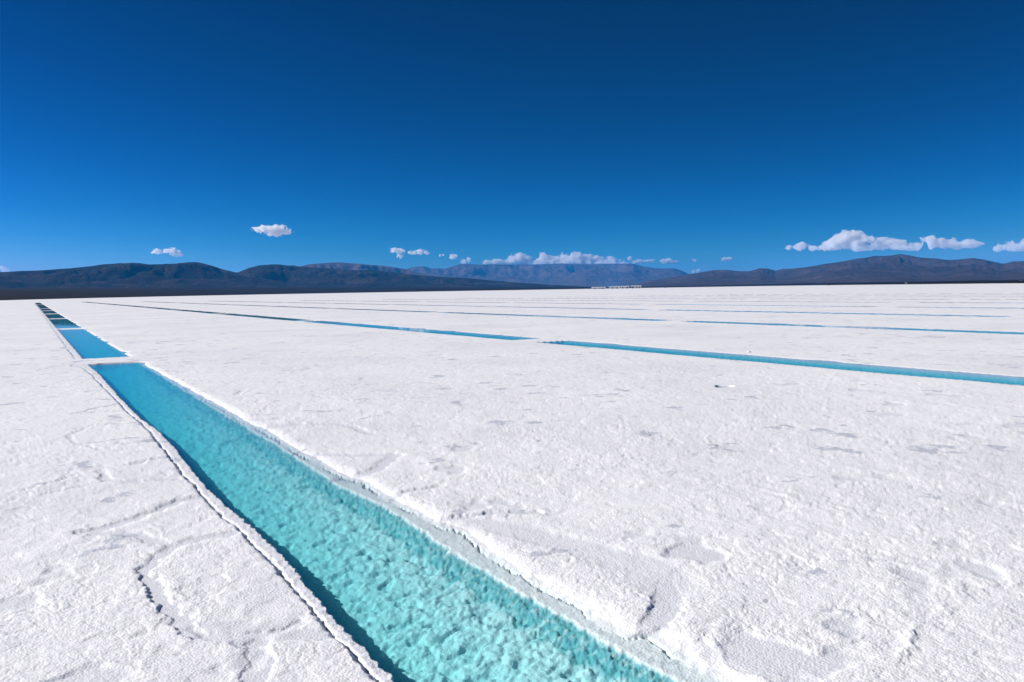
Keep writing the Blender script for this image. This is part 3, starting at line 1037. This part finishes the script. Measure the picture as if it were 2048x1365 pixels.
# ------------------------------------------------------------------ small far things
M_WHITE = plain_material('white_painted_wall', (0.60, 0.59, 0.57))
M_ROOF = plain_material('pale_metal_roof', (0.62, 0.63, 0.64), 0.5)
M_DARK = plain_material('dark_opening', (0.03, 0.03, 0.035))
M_RED = plain_material('dark_vehicle_paint', (0.03, 0.03, 0.045), 0.35)
M_VANW = plain_material('white_vehicle_paint', (0.75, 0.75, 0.75), 0.35)
M_GLASS = plain_material('vehicle_glass', (0.02, 0.025, 0.03), 0.1)
M_TYRE = plain_material('tyre_rubber', (0.02, 0.02, 0.02), 0.9)


def at_px(px, r):
    az, _ = ray(px, 575.0)
    return float(r * math.sin(az)), float(r * math.cos(az)), float(az)


def shed(px, r, L, Dp, H, label, doors):
    x, y, az = at_px(px, r)
    root = empty('shed', (x, y, 0), -az)
    v, f = box_vf(-L / 2, L / 2, -Dp / 2, Dp / 2, -0.2, H)
    mesh_obj('wall', v, f, M_WHITE, False, parent=root)
    e = 0.5
    rv = [(-L / 2 - e, -Dp / 2 - e, H), (L / 2 + e, -Dp / 2 - e, H), (L / 2 + e, Dp / 2 + e, H), (-L / 2 - e, Dp / 2 + e, H), (-L / 2 - e, 0, H + 1.3), (L / 2 + e, 0, H + 1.3)]
    rf = [(0, 1, 5, 4), (2, 3, 4, 5), (3, 0, 4), (1, 2, 5), (0, 3, 2, 1)]
    mesh_obj('roof', rv, rf, M_ROOF, False, parent=root)
    for d, w in doors:
        v, f = box_vf(d - w / 2, d + w / 2, -Dp / 2 - 0.06, -Dp / 2 + 0.05, 0.0, H * 0.8)
        mesh_obj('door', v, f, M_DARK, False, parent=root)
    tag(root, label, 'shed', 'low white sheds on the far edge of the salt')


RS = 1750.0
shed(1197, RS, 30, 9, 2.9, 'leftmost and lowest of the far white sheds below the mountains', [(-8, 2.5), (3, 1.6), (9, 3)])
shed(1229, RS + 8, 24, 9, 3.6, 'second far white shed from the left with a row of doors', [(-4, 2.0), (6, 2.2)])
shed(1250, RS, 18, 9, 4.2, 'third far white shed from the left', [(-5, 2.0), (5, 3)])
shed(1272, RS + 5, 22, 10, 4.6, 'rightmost and tallest of the far white sheds', [(-7, 4), (2, 2), (7, 2)])


def wheel_mesh(rad, wid, n=14):
    v, f = [], []
    for i in range(n):
        a = 2 * math.pi * i / n
        for w, q in ((-wid / 2, 0.85), (-wid / 2 * 0.8, 1), (wid / 2 * 0.8, 1), (wid / 2, 0.85)):
            v.append((rad * q * math.cos(a), w, rad * q * math.sin(a)))
    for i in range(n):
        j = (i + 1) % n
        for k in range(3):
            f.append((4 * i + k, 4 * j + k, 4 * j + k + 1, 4 * i + k + 1))
    f.append([4 * i for i in range(n)])
    f.append([4 * i + 3 for i in range(n)][::-1])
    return v, f


def vehicle(px, r, van, mat, label, rz):
    x, y, az = at_px(px, r)
    root = empty('van' if van else 'car', (x, y, 0.02), -az + rz)
    if van:
        prof = [(-2.6, 0.4), (2.5, 0.4), (2.6, 1.0), (2.1, 1.25), (1.5, 2.15), (-2.55, 2.2), (-2.6, 1.2)]
        glass = [(1.55, 2.02), (2.02, 1.32), (0.6, 1.32), (0.6, 2.02)]
    else:
        prof = [(-2.2, 0.45), (2.2, 0.45), (2.25, 0.95), (1.1, 1.1), (0.5, 1.72), (-2.0, 1.75), (-2.25, 1.1)]
        glass = [(0.42, 1.62), (0.9, 1.15), (-1.9, 1.15), (-1.8, 1.62)]
    n = len(prof)
    hwid = 0.92
    v = [(a, -hwid, b) for a, b in prof] + [(a, hwid, b) for a, b in prof]
    f = [list(range(n)), list(range(2 * n - 1, n - 1, -1))] + [(i + n, (i + 1) % n + n, (i + 1) % n, i) for i in range(n)]
    mesh_obj('body', v, f, mat, False, parent=root)
    for sd in (-1, 1):
        gv = [(a, sd * (hwid + 0.012), b) for a, b in glass] + [(a, sd * (hwid - 0.05), b) for a, b in glass]
        gf = [(0, 1, 2, 3), (7, 6, 5, 4), (0, 4, 5, 1), (1, 5, 6, 2), (2, 6, 7, 3), (3, 7, 4, 0)]
        mesh_obj('window', gv, gf, M_GLASS, False, parent=root)
        for wx in (-1.45, 1.45):
            wv, wf = wheel_mesh(0.38, 0.24)
            w = mesh_obj('wheel', wv, wf, M_TYRE, False, parent=root, loc=(wx, sd * 0.84, 0.38))
    tag(root, label, 'van' if van else 'car', 'vehicles on the far salt')


vehicle(1848, 1150, False, M_RED, 'tiny black vehicle near the far right edge of the salt', 0.2)
vehicle(1813, 1500, True, M_VANW, 'tiny white vehicle left of the black one near the right edge', 0.1)
vehicle(1657, 1250, False, M_RED, 'tiny dark vehicle alone below the right mountain slope', 0.4)
vehicle(1331, 1500, False, M_RED, 'tiny dark vehicle just right of the far white sheds', -0.2)
vehicle(2043, 1300, True, M_VANW, 'tiny white vehicle cut by the right edge of the picture', 0.15)
vehicle(832, 1700, True, M_RED, 'tiny dark vehicle on the salt shore below the middle hills', 0.15)


def salt_lump(px, py, size, seed, label):
    gx, gy = ground(px, py)
    rnd = random.Random(seed)
    n, mrow = 16, 8
    v, f = [], []
    ph = np.array([[(math.pi * (i / mrow), 2 * math.pi * j / n) for j in range(n)] for i in range(mrow + 1)])
    for i in range(mrow + 1):
        for j in range(n):
            th, p = ph[i, j]
            d = 1 + 0.30 * float(vnoise(np.array(2.2 * math.cos(p) * math.sin(th) + seed), np.array(2.2 * math.sin(p) * math.sin(th) + 2 * math.cos(th)), seed))
            v.append((size * d * math.sin(th) * math.cos(p), size * 0.8 * d * math.sin(th) * math.sin(p), size * (0.62 * d * math.cos(th) + 0.40)))
    for i in range(mrow):
        for j in range(n):
            f.append((i * n + j, (i + 1) * n + j, (i + 1) * n + (j + 1) % n, i * n + (j + 1) % n))
    o = mesh_obj('salt_lump', v, f, M_SALT, True, loc=(float(gx), float(gy), 0.0))
    tag(o, label, 'salt lump', 'loose salt lumps on the crust')


salt_lump(1498, 705, 0.04, 3, 'fist sized white salt lump beside the far bank of the second channel')
